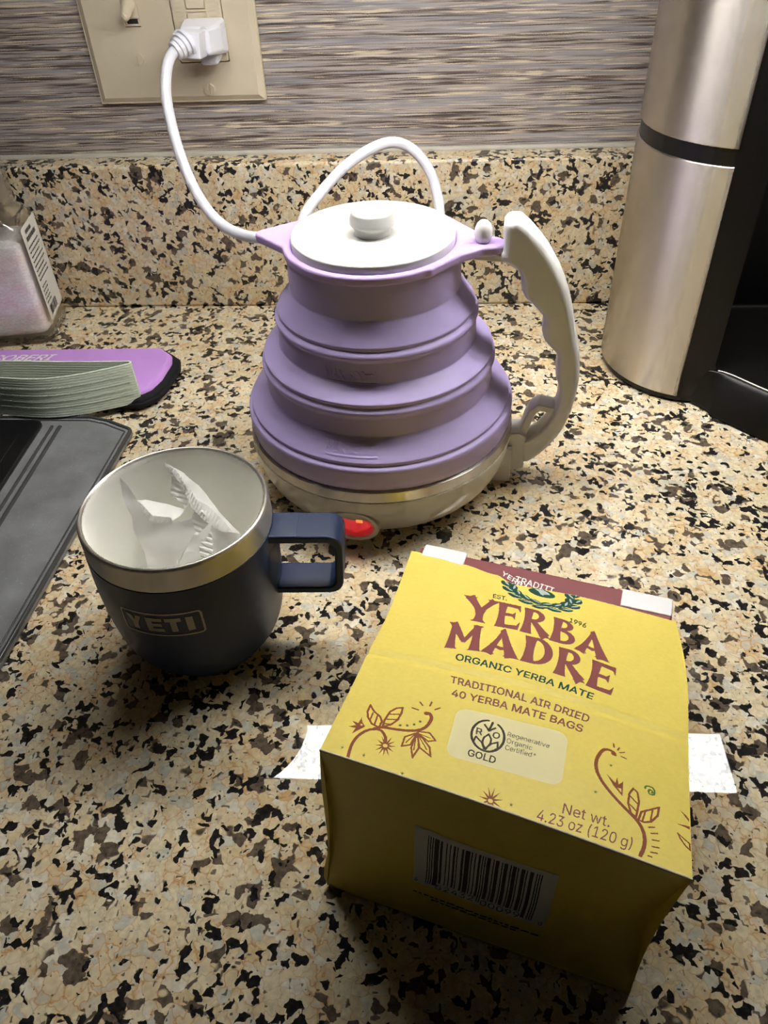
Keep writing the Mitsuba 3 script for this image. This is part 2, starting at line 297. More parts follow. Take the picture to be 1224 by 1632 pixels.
# moulded fill marks
PZ, PR = prof[:, 1], prof[:, 0]
def mark(txt, a0, a1, z0, z1, under):
    g = meshkit.text_mesh(txt, 1.0, 1.0); x0, x1 = g.bounds[0][0], g.bounds[1][0]; u = trimesh.creation.box(bounds=[[x0, -.36, 0], [x1, -.24, 1]]); gs = []
    for q in (g, u):
        v, f = trimesh.remesh.subdivide_to_size(q.vertices, q.faces, .35, max_iter=8)
        t = np.radians(a0 + (a1-a0)*(v[:, 0]-x0)/(x1-x0)); z = z0 + (z1-z0)*v[:, 1]; lo = np.interp(z, PZ, PR) - .0002 + .0007*v[:, 2]
        gs.append(trimesh.Trimesh(np.c_[K[0] + lo*np.cos(t), K[1] + lo*np.sin(t), z], f, process=False))
    return cat(*gs)
add(KN+'__silicone_body__fill_mark', mark('MAX 600ml', -115, -86.5, .0905, .0955, True), 'm_silicone')
add(KN+'__silicone_body__fill_mark', mark('MIN 350ml', -110, -87.5, .0590, .0625, True), 'm_silicone')
# rim flange with pouring lip and handle tab
HD = np.array([.99454661, -.10429309]); HN = np.array([-HD[1], HD[0]])
kc = np.array(K); tip = np.array([-.0400, -.2130])
def at(d, t=0): return tuple(kc + HD*d + HN*t)
circ = Point(K).buffer(.0436, 64)
spout = unary_union([Point(tip).buffer(.0045), Polygon([(-.030, -.2290), (-.036, -.2165), (-.0415, -.2105), (-.0415, -.2105), (-.034, -.2035), (-.012, -.190), (-.012, -.24)])]).convex_hull.intersection(sbox(-.06, -.30, .0, -.15))
tab = Polygon([at(.030, .034), at(.046, .0155), at(.0530, .0078), at(.0600, .0062), at(.0600, -.0062), at(.0530, -.0078), at(.043, -.016), at(.030, -.034)]).buffer(-.001).buffer(.001)
tab = tab.union(Point(at(.0575)).buffer(.0062))
rim2d = unary_union([circ, spout, tab]).buffer(.004).buffer(-.008).buffer(.004)
add(KN+'__rim', bevel_extrude(rim2d.difference(Point(K).buffer(.0395, 64)), .1338, .1382, .0013, 4), 'm_rim', 35)
lathe_add(KN+'__rim__lid_seat', [(.0400, .1352), (.036, .1352)], K, 'm_rim')
lathe_add(KN+'__lid', rprof([(.0388, .1354), (.0394, .1362), (.0394, .1412), (.0386, .1418), (.0302, .1418), (.0288, .1408), (0, .1408)], [0, .0006, .0009, .0006, .0006, .0008, 0]), K, 'm_white', 180)
lathe_add(KN+'__lid__knob', rprof([(.0088, .1405), (.0088, .1440), (.0098, .1450), (.0110, .1455), (.0112, .1468), (.0099, .1512), (.0088, .1518), (.0074, .1509), (0, .1509)], [0, .0006, .0008, .0008, .0008, .001, .0006, .0006, 0]), K, 'm_white', 96)
pc = at(.0524)
lathe_add(KN+'__rim__pin', [(.0026, .1375), (.0036, .1392), (.0043, .1415), (.0041, .1445), (.0031, .1468), (.0017, .1480), (0, .1484)], pc, 'm_white_matte', 40, 80)
def upright(poly, w, b, key, m='m_white_matte', smooth=35, off=0):
    g = bevel_extrude(poly, -w/2, w/2, b, 4); v = g.vertices.copy(); o = np.array([[*(kc + HD*d + HN*(t+off)), z] for d, z, t in v]); g.vertices = o
    if g.volume < 0: g.invert()
    return add(key, g, m, smooth)
OUT = [(.0614, .1484), (.0640, .1506), (.0690, .1508), (.0740, .1468), (.0788, .1418), (.0838, .1354), (.0882, .1285), (.0920, .1210), (.0953, .1129), (.0983, .1030), (.1007, .0929), (.1030, .0860), (.1046, .0770), (.1052, .0690), (.1048, .0590), (.1036, .0490), (.1012, .0396), (.0978, .0318), (.0929, .0240), (.0885, .0182), (.0834, .0136), (.0795, .0122)]
INN = [(.0780, .0285), (.0830, .0312), (.0871, .0345), (.0912, .0405), (.0940, .0475), (.0956, .0550), (.0958, .0625), (.0946, .0668), (.0931, .0708), (.0928, .0760), (.0930, .0812), (.0920, .0840), (.0886, .0872), (.0852, .0912), (.0836, .0960), (.0840, .1018), (.0832, .1045), (.0785, .1094), (.0742, .1130), (.0720, .1172), (.0712, .1235), (.0695, .1268), (.0663, .1290), (.0612, .1318), (.0600, .1330), (.0622, .1362)]
hp = Polygon(OUT + INN).buffer(.0012).buffer(-.0024).buffer(.0012)
upright(hp, .0160, .0034, KN+'__handle')
upright(Polygon([(.0480, .1300), (.0640, .1292), (.0640, .1330), (.0480, .1336)]), .006, .0008, KN+'__handle__prong')
upright(LineString([(.0790, .0300), (.0812, .0400), (.0834, .0470), (.0868, .0502), (.0935, .0490)]).buffer(.0021), .0110, .0009, KN+'__handle__hook')
upright(Polygon([(.0690, .0335), (.0785, .0345), (.0815, .0320), (.0815, .0105), (.0770, .0085), (.0665, .0060)]).buffer(-.0008).buffer(.0008), .0150, .0012, KN+'__hinge')
for k in (-1, 1): upright(sbox(.0640, .0030, .0745, .0260), .0030, .0006, KN+'__hinge__rib', off=k*.0098)
# rocker switch on the base
sa = math.radians(-99.0); sdv = np.array([math.cos(sa), math.sin(sa)]); sn = np.array([-sdv[1], sdv[0]])
def onbase(poly, d0, d1, b, key, m, smooth=35, **k):
    g = bevel_extrude(poly, d0, d1, b, 3); o = [[*(kc + sdv*t + sn*x), .0155 + z - (t-.07)*.0] for x, z, t in g.vertices]; g.vertices = np.array(o)
    if g.volume < 0: g.invert()
    return add(key, g, m, smooth, **k)
def ell(a, b): return affinity.scale(Point(0, 0).buffer(1, 32), a, b)
onbase(ell(.0138, .0100).difference(ell(.0110, .0076)), .064, .0722, .0008, KN+'__base__switch_ring', 'm_base')
onbase(ell(.0110, .0076), .062, .0668, .0003, KN+'__base__switch', 'm_red', emitter={'type': 'area', 'radiance': rgb(.26, .006, .010)})
onbase(ell(.0088, .0058).union(ell(.003, .0068)), .066, .0705, .0015, KN+'__base__switch__rocker', 'm_red', emitter={'type': 'area', 'radiance': rgb(.42, .014, .018)})
onbase(affinity.translate(sbox(-.0018, -.0010, .0018, .0014), .0030, .0025), .070, .0708, .0003, KN+'__base__switch__bulb', 'm_red', emitter={'type': 'area', 'radiance': rgb(1.1, .30, .06)})
# ---------------------------------------------------------------- mug and tea bags
M = (-.0619, -.3512); MN = 'steel_mug'
lab(MN, 'navy insulated mug with bare steel rim and white lining, holding tea bags', 'mug')
lathe_add(MN+'__body', rprof([(0, .0006), (.0258, .0006), (.0275, .0014), (.0306, .0062), (.0341, .0118), (.0343, .0126), (.0346, .0128), (.0372, .0200), (.0388, .0320), (.0396, .0450), (.0397, .0560), (.0392, .0704), (.0380, .0706)], [0, .001, .001, .004, .0004, .0003, .0003, .006, .008, .006, .006, .0003, 0]), M, 'm_navy', 160, 40)
lathe_add(MN+'__rim_band', rprof([(.0380, .0703), (.0390, .0705), (.0388, .0812), (.0383, .0823), (.0373, .0823), (.0366, .0812)], [0, .0003, .001, .0008, .0008, 0]), M, 'm_brushed_mug', uv=True)
lathe_add(MN+'__lining', rprof([(.0367, .0815), (.0362, .0795), (.0362, .0350), (.0330, .0140), (.0260, .0070), (0, .0070)], [0, .001, .02, .01, .006, 0]), M, 'm_ceramic', 128, 40)
lp = LineString([(.0365, .0678), (.0590, .0678), (.0665, .0625), (.0655, .0400), (.0600, .0372), (.0345, .0372)])
hp2 = Polygon([(.0360, .0695), (.0692, .0690), (.0672, .0352), (.0345, .0352)]).buffer(-.0065).buffer(.0065).union(sbox(.036, .0352, .05, .0695)) - Polygon([(.0300, .0655), (.0655, .0655), (.0640, .0388), (.0300, .0388)]).buffer(-.0040).buffer(.0040).union(sbox(.030, .0388, .045, .0655))
g = bevel_extrude(hp2, -.0080, .0080, .0010, 3); ha = math.radians(2)
v = g.vertices; g.vertices = np.c_[M[0] + v[:, 0]*math.cos(ha) - v[:, 2]*math.sin(ha), M[1] + v[:, 0]*math.sin(ha) + v[:, 2]*math.cos(ha), v[:, 1]]
if g.volume < 0: g.invert()
add(MN+'__handle', g, 'm_navy', 35)
fr = sbox(0, 0, 1, 1)
def onmug(v, f, a0, a1, z0, z1, edge=.03):
    v, f = trimesh.remesh.subdivide_to_size(v, f, edge, max_iter=10)
    t = np.radians(a0 + (a1-a0)*v[:, 0]); z = z0 + (z1-z0)*v[:, 1]; r = np.interp(z, [.032, .045, .056, .0704], [.0388, .0396, .0397, .0392]) + .00022
    g = trimesh.Trimesh(np.c_[M[0]+r*np.cos(t), M[1]+r*np.sin(t), z], f, process=False); return g
A0, A1, Z0, Z1 = -116.5, -67, .0455, .0590
asp = (math.radians(A1-A0)*.0395)/(Z1-Z0)
rr = sbox(0, 0, asp, 1).buffer(-.14).buffer(.14); rr = affinity.scale(rr.difference(rr.buffer(-.065)), 1/asp, 1, origin=(0, 0)); q = flat(rr)
mk = [onmug(q.vertices, q.faces, A0, A1, Z0, Z1)]
def blk(*bs): return unary_union([sbox(*b) if len(b) == 4 else Polygon(b) for b in bs])
YETI = [(blk(((0, 1), (.36, 1), (.5, .66), (.64, 1), (1, 1), (.68, .42), (.68, 0), (.32, 0), (.32, .42))), .075, .275), (blk((0, 0, .36, 1), (0, .76, 1, 1), (0, .39, .92, .61), (0, 0, 1, .24)), .325, .525), (blk((0, .74, 1, 1), (.31, 0, .69, 1)), .555, .745), (blk((0, 0, 1, 1)), .80, .885)]
for poly, x0, x1 in YETI:
    q = flat(poly); v = q.vertices.copy(); v[:, 0] = x0 + (x1-x0)*v[:, 0]; v[:, 1] = .20 + .60*v[:, 1]; mk.append(onmug(v, q.faces, A0, A1, Z0, Z1))
add(MN+'__logo', cat(*mk), 'm_logo')
from scipy.interpolate import RBFInterpolator
def sheet(pts, crimp=None, amp=.0003, wav=.0017, noise_amp=.0009, seed=0):
    P = np.array(pts)/1000; c, s = .743, .669
    w = P[:, 2]*c + P[:, 1]*s; d = P[:, 1]*c - P[:, 2]*s                 # the sheet's own plane faces up and forward
    g = flat(Polygon(np.c_[P[:, 0], w]).buffer(0), .0009); v = g.vertices
    k = np.unique(np.round(np.c_[P[:, 0], w], 5), axis=0, return_index=True)[1]
    D = RBFInterpolator(np.c_[P[:, 0], w][k], d[k], kernel='linear', smoothing=1e-6)(v[:, :2])
    D = D + noise_amp*2*(fbm(np.c_[v[:, :2]*110, 0*v[:, 0]], 3, seed)-.5)
    if crimp is not None:
        a = v[:, :2]@(np.array(crimp)/np.linalg.norm(crimp)); D = D + amp*np.sin(a*2*np.pi/wav)
    return trimesh.Trimesh(np.c_[v[:, 0], D*c + v[:, 1]*s, v[:, 1]*c - D*s], g.faces, process=False)
tb = 'tea_bag'; t2 = 'tea_bag_001'
lab(tb, 'white paper tea bag with drooping front, on the left inside the mug', 'tea bag', 'tea bags in the mug')
lab(t2, 'white paper tea bag with tall crimped peak, on the right inside the mug', 'tea bag', 'tea bags in the mug')
add(tb+'__front_sheet', sheet([(-81.4, -350.0, 94.0), (-78.8, -352.0, 93.2), (-74.0, -357.0, 88.8), (-70.3, -361.0, 82.7), (-68.2, -362.0, 81.1), (-59.5, -362.0, 80.9), (-51.8, -361.0, 82.3), (-50.4, -364.0, 77.8), (-53.3, -368.0, 74.9), (-55.9, -371.0, 71.9), (-57.1, -373.0, 68.9), (-58, -374, 60), (-62, -376.0, 58), (-69.6, -374.0, 60), (-69.6, -374.0, 67.8), (-71.1, -370.0, 72.1), (-76.9, -362.0, 77.0), (-77.8, -358.0, 80.6), (-80.9, -354.0, 82.8)], seed=3), 'm_tea', True)
add(tb+'__back_sheet', sheet([(-76.7, -352.0, 84.0), (-74.5, -348.0, 80.9), (-66.0, -349.0, 79.7), (-57.6, -351.0, 78.6), (-58.7, -356.0, 79.1), (-60.7, -360.0, 80.1), (-68.6, -361.0, 80.6), (-72.7, -358.0, 83.2)], seed=5), 'm_tea', True)
add(tb+'__crimped_edge', sheet([(-81.6, -350.3, 94.2), (-80.6, -350.8, 94.0), (-73.8, -357.4, 89.0), (-70.1, -361.2, 82.9), (-68.2, -362.2, 81.3), (-59.5, -362.2, 81.1), (-60, -361, 83), (-67.5, -360.8, 83.6), (-72.5, -357.2, 87.0), (-77.5, -352.5, 90.0)], (1, -.5), .0004, .0015, .0002, 6), 'm_tea', True)
add(t2+'__wing', sheet([(-68.0, -336.0, 91.2), (-64.7, -338.0, 91.0), (-58.3, -342.0, 87.2), (-55.1, -346.0, 81.2), (-57.3, -352.0, 79.9), (-61.8, -348.0, 82.2), (-64.6, -346.0, 81.5), (-64.7, -340.0, 86.2)], (.25, 1), .0003, .0020, .0004, 8), 'm_tea', True)
add(t2+'__sheet', sheet([(-65.5, -337.0, 90.9), (-59.6, -339.0, 88.4), (-52.7, -343.0, 84.6), (-49.1, -346.0, 82.2), (-45.5, -349.5, 79.7), (-40.5, -354.5, 76.9), (-33.1, -361.0, 74.5), (-38.4, -361.0, 75.5), (-44.5, -359.0, 77.6), (-48.4, -356.0, 80.7), (-53.5, -352.0, 82.1), (-58.0, -345.0, 87.6)], seed=9), 'm_tea', True)
add(t2+'__crimped_edge', sheet([(-67.5, -336.5, 92.2), (-62.0, -339.5, 89.6), (-56.5, -344.5, 85.6), (-52.0, -350.5, 83.2), (-47.0, -352.2, 81.6), (-40.2, -357.5, 78.0), (-36.0, -361.6, 76.0), (-40.0, -361.8, 76.0), (-45.5, -359.8, 77.6), (-49.0, -357.5, 79.4), (-54.0, -353.4, 81.4), (-58.5, -346.0, 85.6)], (1, -.4), .0004, .0015, .0002, 11), 'm_tea', True)
add(t2+'__crimped_fold', sheet([(-54.3, -355.0, 77.5), (-52.3, -353.0, 81.0), (-45.3, -358.0, 78.5), (-44.3, -364.0, 74.0), (-43.2, -369.0, 71.0), (-48.7, -370.0, 69.2), (-49.7, -365.0, 73.4), (-53.4, -360.0, 74.5)], (.28, 1), .0005, .0021, .0003, 12), 'm_tea', True)
add(t2+'__lower_sheet', sheet([(-45.3, -358.5, 78.4), (-37.8, -361.5, 75.5), (-32.8, -362.0, 75.3), (-33.5, -363, 66), (-40, -366.0, 62), (-52, -372, 60), (-56.3, -373.2, 64), (-56.3, -373.5, 69.5), (-54.6, -371.0, 72.7), (-53.0, -367.0, 74.7), (-49.5, -364.0, 76.7)], seed=14), 'm_tea', True)
# ---------------------------------------------------------------- paper bag of tea
# the bag's front panel in bag coordinates (a: mm from its left edge, b: mm from its bottom fold)
BAG_L = np.array([[.0114,-.4604,.080],[.0173,-.4284,.067],[.0219,-.4021,.056],[.0266,-.3738,.043],[.0288,-.3569,.036],[.0315,-.3370,.029],[.0338,-.3187,.0225]])
BAG_R = np.array([[.1133,-.4947,.080],[.1219,-.4655,.068],[.1297,-.4400,.057],[.1382,-.4136,.045],[.1429,-.3974,.038],[.1472,-.3782,.030],[.1502,-.3581,.0225]])
BAG_V = np.array([0, 34, 63, 94, 112, 134, 155.])
bag_l, bag_r = PchipInterpolator(BAG_V, BAG_L, extrapolate=True), PchipInterpolator(BAG_V, BAG_R, extrapolate=True)
BAG_W = 115.0
def bag_front(a, b):
    a, b = np.asarray(a, float), np.asarray(b, float)
    u, t = (a/BAG_W)[..., None], np.clip(b/155, 0, 1)[..., None]
    p = bag_l(b)*(1-u) + bag_r(b)*u
    s = np.sin(np.pi*np.clip(u, 0, 1))
    z = .0016*s + .0035*s*np.sin(np.pi*t)
    z = z - .0012*np.exp(-((a-40)/13)**2)[..., None]*np.clip((b-120)/30, 0, 1)[..., None]**2
    q = np.stack([a*.035, b*.035, 0*a], -1)
    z = z + (.0016*(fbm(q, 3, 5)-.5)*np.clip(t*6, 0, 1)[..., 0])[..., None]
    f = np.abs(b-(58+.05*a))
    z = z - (.0005*np.exp(-(f/1.6)**2))[..., None] + (.0004*np.exp(-((f-4)/2.5)**2))[..., None]
    return p + np.concatenate([0*z, 0*z, z], -1)
BOT_T = np.array([0, .06, .30, .68, 1.])
BOT_L = PchipInterpolator(BOT_T, np.array([[.0076,-.4676,.0006],[.0066,-.4662,.005],[.0092,-.4630,.022],[.0098,-.4600,.055],[.0114,-.4604,.080]]))
BOT_R = PchipInterpolator(BOT_T, np.array([[.1102,-.4981,.0006],[.1110,-.4950,.005],[.1140,-.4870,.026],[.1125,-.4902,.055],[.1133,-.4947,.080]]))
def bag_bottom(s, t):
    s, t = np.asarray(s, float), np.asarray(t, float)
    p = BOT_L(t)*(1-s[..., None]) + BOT_R(t)*s[..., None]
    k = np.sin(np.pi*np.clip(s, 0, 1))
    k = .0025*k*np.sin(np.pi*t)**.8 + .0012*(fbm(np.stack([s*5, t*4, 0*s], -1), 3, 9)-.5)*np.sin(np.pi*t)
    p = p - k[..., None]*np.array([.29, .955, 0])*np.array([-1, 1, 0])*np.array([-1,1,0])
    p[..., 2] += .0016*np.sin(np.pi*np.clip(s, 0, 1))*t**3
    return p

BN = 'paper_tea_bag_pack'
lab(BN, 'yellow paper pouch of tea bags lying on its back, closed with a white tin tie', 'tea package')
def btop(a): return np.interp(a, [-1, 12, 25, 34, 41, 45, 49, 56, 65, 76, 94, 105, 116], [156.8, 157.8, 159, 158.5, 154.8, 150.5, 148.6, 149.2, 150.9, 152.9, 154.1, 154, 153.4])
a = np.linspace(0, BAG_W, 120); bt = btop(a); tt = np.linspace(0, 1, 150)[:, None]
front = bag_front(np.repeat(a[None], 150, 0), tt*bt[None])
def side(curve, sx):
    b = np.linspace(0, 150, 60); p = curve(b); h = p[:, 2]; bot = p.copy(); bot[:, 2] = .0012
    t0 = np.array([[.0076, -.4676], [.1102, -.4981]][sx > 0]); w = np.clip(1-b/60, 0, 1)[:, None]**2
    bot[:, :2] = bot[:, :2]*(1-w) + (t0 + (bot[:, :2]-bot[0, :2]))*w
    k = np.linspace(0, 1, 15)[None, :, None]
    q = p[:, None]*(1-k) + bot[:, None]*k; ac = np.array([.955, -.29, 0])
    return q - ac*sx*(.016*np.sin(np.pi*k)*np.clip(b/70, .12, 1)[:, None, None]), bot
sl, bl_ = side(bag_l, -1); srr, br_ = side(bag_r, 1)
s_, t_ = np.meshgrid(np.linspace(0, 1, 90), np.linspace(0, 1, 60)); bottom = bag_bottom(s_, t_)
back = grid(np.stack([bl_, br_], 1))
body = cat(grid(front), grid(bottom), grid(sl), grid(srr, True), back)
add(BN+'__paper', body, 'm_kraft', 40)
# the pale worn edge of the bottom fold
aa = np.linspace(0, BAG_W, 60); ed = bag_front(aa, 0*aa); add(BN+'__paper__fold_edge', tube(ed + np.array([0, 0, -.0001]), .00045, 8), 'm_edge', True)
# closing flap behind the front panel, with the tin tie bent round its ends
fl = np.array([.1180, -.0330, 0]); fl /= np.linalg.norm(fl); fb = np.array([.27, .963, 0])
F0 = np.array([.0360, -.3215, 0])
def flap(a, c, z): return F0 + fl*np.asarray(a, float)[..., None]*.001 + fb*np.asarray(c, float)[..., None]*.001 + np.array([0, 0, 1.])*np.asarray(z, float)[..., None]
def slab(a0, a1, c0, c1, z0, z1, key, m, r=.0008):
    V = [flap(x, y, z) for x in (a0, a1) for y in (c0, c1) for z in (z0, z1)]
    return add(key, hull(V, r, 10), m, 35)
slab(2, 117.5, -14, 6.5, .0150, .0215, BN+'__flap', 'm_maroon', .0011)
slab(3, 22.8, 0, 9.0, .0140, .0226, BN+'__tin_tie', 'm_tie', .0006)
slab(97, 117.8, -2.4, 6.9, .0140, .0226, BN+'__tin_tie', 'm_tie', .0006)
slab(113, 118.4, -10, 6.0, .0135, .0195, BN+'__tin_tie', 'm_tie', .0006)
IM, IB = 'm_ink_maroon', 'm_ink_brown'
LIFT = .00011
def ink(key, m, polys=None, meshes=None, lift=LIFT, edge=2.0, surf=bag_front):
    out = []
    if polys is not None: g = flat(polys); out.append(drape(g.vertices, g.faces, surf, lift, edge))
    for v, f in meshes or []: out.append(drape(v, f, surf, lift, edge))
    return add(key, cat(*out), m)
def bar(p, q, w0, w1, w2, n=9):
    p, q = np.array(p, float), np.array(q, float); d = (q-p)/np.linalg.norm(q-p); s = np.array([-d[1], d[0]]); t = np.linspace(0, 1, n)
    w = w0*(1-t)**3*1.0 + w2*t**3 + w1*(1-(1-t)**3-t**3); c = p + (q-p)*t[:, None]
    return Polygon(np.vstack([c + s*w[:, None]/2, (c - s*w[:, None]/2)[::-1]]))
def st(x, w=.20, y0=0, y1=1): return bar((x, y0), (x, y1), w*1.75, w*.92, w*1.75)
def arc(cx, cy, rx, ry, a0, a1, w, n=24):
    t = np.radians(np.linspace(a0, a1, n)); o = np.c_[cx + rx*np.cos(t), cy + ry*np.sin(t)]
    i = np.c_[cx + (rx-w)*np.cos(t), cy + (ry-.085)*np.sin(t)]; return Polygon(np.vstack([o, i[::-1]])).buffer(0)
SER = dict(
    Y=unary_union([bar((.14, 1), (.52, .42), .30, .19, .20), bar((.90, 1), (.52, .42), .22, .13, .16), st(.51, .20, 0, .5), Polygon([(-.04, 1), (.36, 1), (.30, .93), (.04, .95)]), Polygon([(.70, 1), (1.04, 1), (.98, .94), (.78, .93)]), Polygon([(.28, 0), (.74, 0), (.64, .07), (.38, .07)])]),
    E=unary_union([st(.24, .24), Polygon([(.06, 1), (.98, 1), (1.0, .74), (.90, .87), (.30, .90), (.2, .92)]), Polygon([(.06, 0), (1.0, 0), (1.04, .28), (.92, .13), (.30, .10), (.2, .08)]), Polygon([(.26, .57), (.70, .565), (.80, .66), (.80, .38), (.70, .475), (.26, .47)])]),
    R=unary_union([st(.22, .22), arc(.40, .74, .45, .26, -95, 95, .22), sbox(.22, .90, .42, 1.0), sbox(.22, .48, .42, .57), bar((.42, .52), (.92, 0), .16, .21, .34), Polygon([(.70, 0), (1.06, 0), (1.0, .05), (.72, .07)])]),
    B=unary_union([st(.22, .24), arc(.42, .765, .42, .235, -95, 95, .22), arc(.46, .27, .48, .27, -95, 95, .23), sbox(.2, .91, .44, 1), sbox(.2, .47, .46, .565), sbox(.2, 0, .48, .09)]),
    A=unary_union([bar((.50, 1), (.14, 0), .12, .12, .30), bar((.46, 1), (.84, 0), .18, .22, .36), Polygon([(.26, .34), (.50, .30), (.74, .34), (.74, .27), (.50, .20), (.24, .27)]), Polygon([(-.02, 0), (.34, 0), (.26, .06), (.06, .05)]), Polygon([(.62, 0), (1.05, 0), (.98, .05), (.70, .07)]), Polygon([(.40, .96), (.52, 1.06), (.58, .9)])]),
    M=unary_union([bar((.13, 1), (.13, 0), .12, .16, .30), bar((.86, 1), (.86, 0), .22, .20, .32), bar((.10, 1), (.50, .28), .22, .19, .10), bar((.88, 1), (.50, .28), .12, .12, .10), Polygon([(-.03, 0), (.32, 0), (.22, .06), (.04, .06)]), Polygon([(.66, 0), (1.04, 0), (.98, .06), (.76, .06)]), Polygon([(-.04, 1), (.2, 1), (.16, .92), (.04, .94)]), Polygon([(.8, 1), (1.04, 1), (.98, .94), (.84, .92)])]),
    D=unary_union([st(.20, .24), arc(.38, .5, .58, .5, -92, 92, .25), sbox(.2, .91, .40, 1), sbox(.2, 0, .40, .09)]))
TITLE = [('Y', [(30.0, 100.4), (42.2, 101.6), (42.4, 124.2), (28.8, 122.6)]), ('E', [(42.6, 101.2), (51.8, 102.6), (51.8, 125.3), (42.4, 124.5)]), ('R', [(52.5, 102.2), (63.5, 102.4), (62.9, 126.2), (53.1, 125.3)]), ('B', [(64.1, 101.6), (74.2, 102.2), (74.2, 123.4), (65.0, 123.8)]), ('A', [(74.0, 100.8), (86.2, 99.4), (85.4, 120.3), (76.0, 121.0)]),
         ('M', [(27.5, 74.0), (39.8, 76.8), (38.4, 97.6), (26.2, 95.2)]), ('A', [(41.0, 77.2), (54.0, 78.4), (52.2, 100.0), (42.0, 98.9)]), ('D', [(55.5, 78.2), (66.8, 79.8), (66.6, 101.0), (55.5, 99.6)]), ('R', [(67.4, 76.8), (78.2, 76.8), (77.7, 99.6), (68.0, 98.2)]), ('E', [(79.3, 75.7), (88.4, 75.2), (89.6, 96.4), (80.5, 97.0)])]
ms = []
for c, q in TITLE:
    g = flat(SER[c].buffer(.012), .15); ms.append((quad_map(g.vertices, q), g.faces))
ink(BN+'__title', IM, meshes=ms)
def txt(s, q, bold=False): g = text_flat(s, bold); return quad_map(g.vertices, q), g.faces
ink(BN+'__lettering', 'm_ink_dark_green', meshes=[txt('ORGANIC YERBA MATE', [(32.6, 66.9), (82.4, 67.1), (82.9, 71.9), (32.3, 71.4)], True)])
ink(BN+'__lettering', IM, meshes=[txt('TRADITIONAL AIR DRIED', [(33.6, 51.4), (82.0, 53.0), (82.4, 56.9), (33.2, 55.2)], True)])
ink(BN+'__lettering', IM, meshes=[txt('40 YERBA MATE BAGS', [(35.4, 43.9), (80.4, 46.4), (80.8, 50.4), (35.1, 47.8)], True)])
ink(BN+'__lettering', 'm_ink_black', meshes=[txt('EST.', [(39.9, 127.2), (45.7, 127.9), (45.7, 132.2), (39.7, 131.4)], True)])
ink(BN+'__lettering', 'm_ink_black', meshes=[txt('1996', [(71.1, 123.1), (77.6, 122.4), (78.0, 126.6), (71.4, 127.3)], True)])
ink(BN+'__lettering', IM, meshes=[txt('Net wt.', [(77.6, 6.8), (91.5, 8.0), (91.7, 12.2), (77.8, 11.0)])])
ink(BN+'__lettering', IM, meshes=[txt('4.23 oz (120 g)', [(70.5, .9), (98.0, 2.9), (98.6, 7.3), (70.8, 5.2)])])
bq = np.array([(39.3, 14.0), (76.3, 17.0), (76.3, 42.5), (38.7, 38.6)])
bd = sbox(0, 0, 1.5, 1).buffer(-.16).buffer(.16); g = flat(bd, .12); v = g.vertices.copy(); v[:, 0] /= 1.5
ink(BN+'__badge', 'm_badge', meshes=[(quad_map(v, bq), g.faces)], lift=.00012)
def stroke(p, w, sm=True):
    p = np.array(p, float)
    if sm and len(p) > 3:
        d = np.r_[0, np.cumsum(np.linalg.norm(np.diff(p, axis=0), axis=1))]; per = np.allclose(p[0], p[-1])
        p = CubicSpline(d, p)(np.linspace(0, d[-1], len(p)*6))
    return LineString(p).buffer(w/2)
def leafline(p, w): return stroke(p, w, False) if len(p) < 6 else Polygon(p).buffer(w*.3).difference(Polygon(p).buffer(-w*.7))
RC, RR = (51.0, 28.6), (5.4, 7.5)
tt2 = np.radians(np.linspace(100, 440, 60)); ring = stroke(np.c_[RC[0]+RR[0]*np.cos(tt2), RC[1]+RR[1]*np.sin(tt2)][:57], .85, False)
emb = [ring, stroke([(51.6, 35.6), (51.0, 31.4)], .75), stroke([(49.2, 33.4), (51.0, 31.0), (52.8, 33.2)], .75, False)]
for p in ([(51.1, 22.0), (49.8, 24.6), (49.9, 27.2), (51.2, 29.4), (52.4, 27.2), (52.4, 24.6), (51.1, 22.0)], [(50.8, 21.9), (49.6, 24.5), (47.3, 26.6), (46.9, 23.6), (48.6, 21.8)], [(51.3, 21.9), (52.3, 24.8), (54.6, 26.8), (55.0, 24.0), (53.6, 22.2)]): emb.append(stroke(p, .65, False))
ink(BN+'__badge__emblem', 'm_ink_black', polys=unary_union(emb), meshes=[txt('R', [(47.0, 27.9), (49.1, 28.0), (48.9, 31.0), (46.8, 30.9)], True), txt('O', [(52.5, 28.2), (54.9, 28.5), (54.8, 31.4), (52.4, 31.1)], True), txt('GOLD', [(46.2, 16.8), (55.2, 17.2), (55.3, 20.2), (46.1, 19.7)], True)], lift=.00024)
ink(BN+'__badge__lettering', 'm_ink_black', meshes=[txt('Regenerative', [(57.2, 31.2), (70.8, 32.3), (70.9, 34.5), (57.1, 33.4)]), txt('Organic', [(57.3, 27.9), (65.6, 28.5), (65.7, 30.7), (57.2, 30.1)]), txt('Certified*', [(57.3, 24.6), (67.1, 25.5), (67.2, 27.7), (57.2, 26.8)])], lift=.00024, edge=1.0)
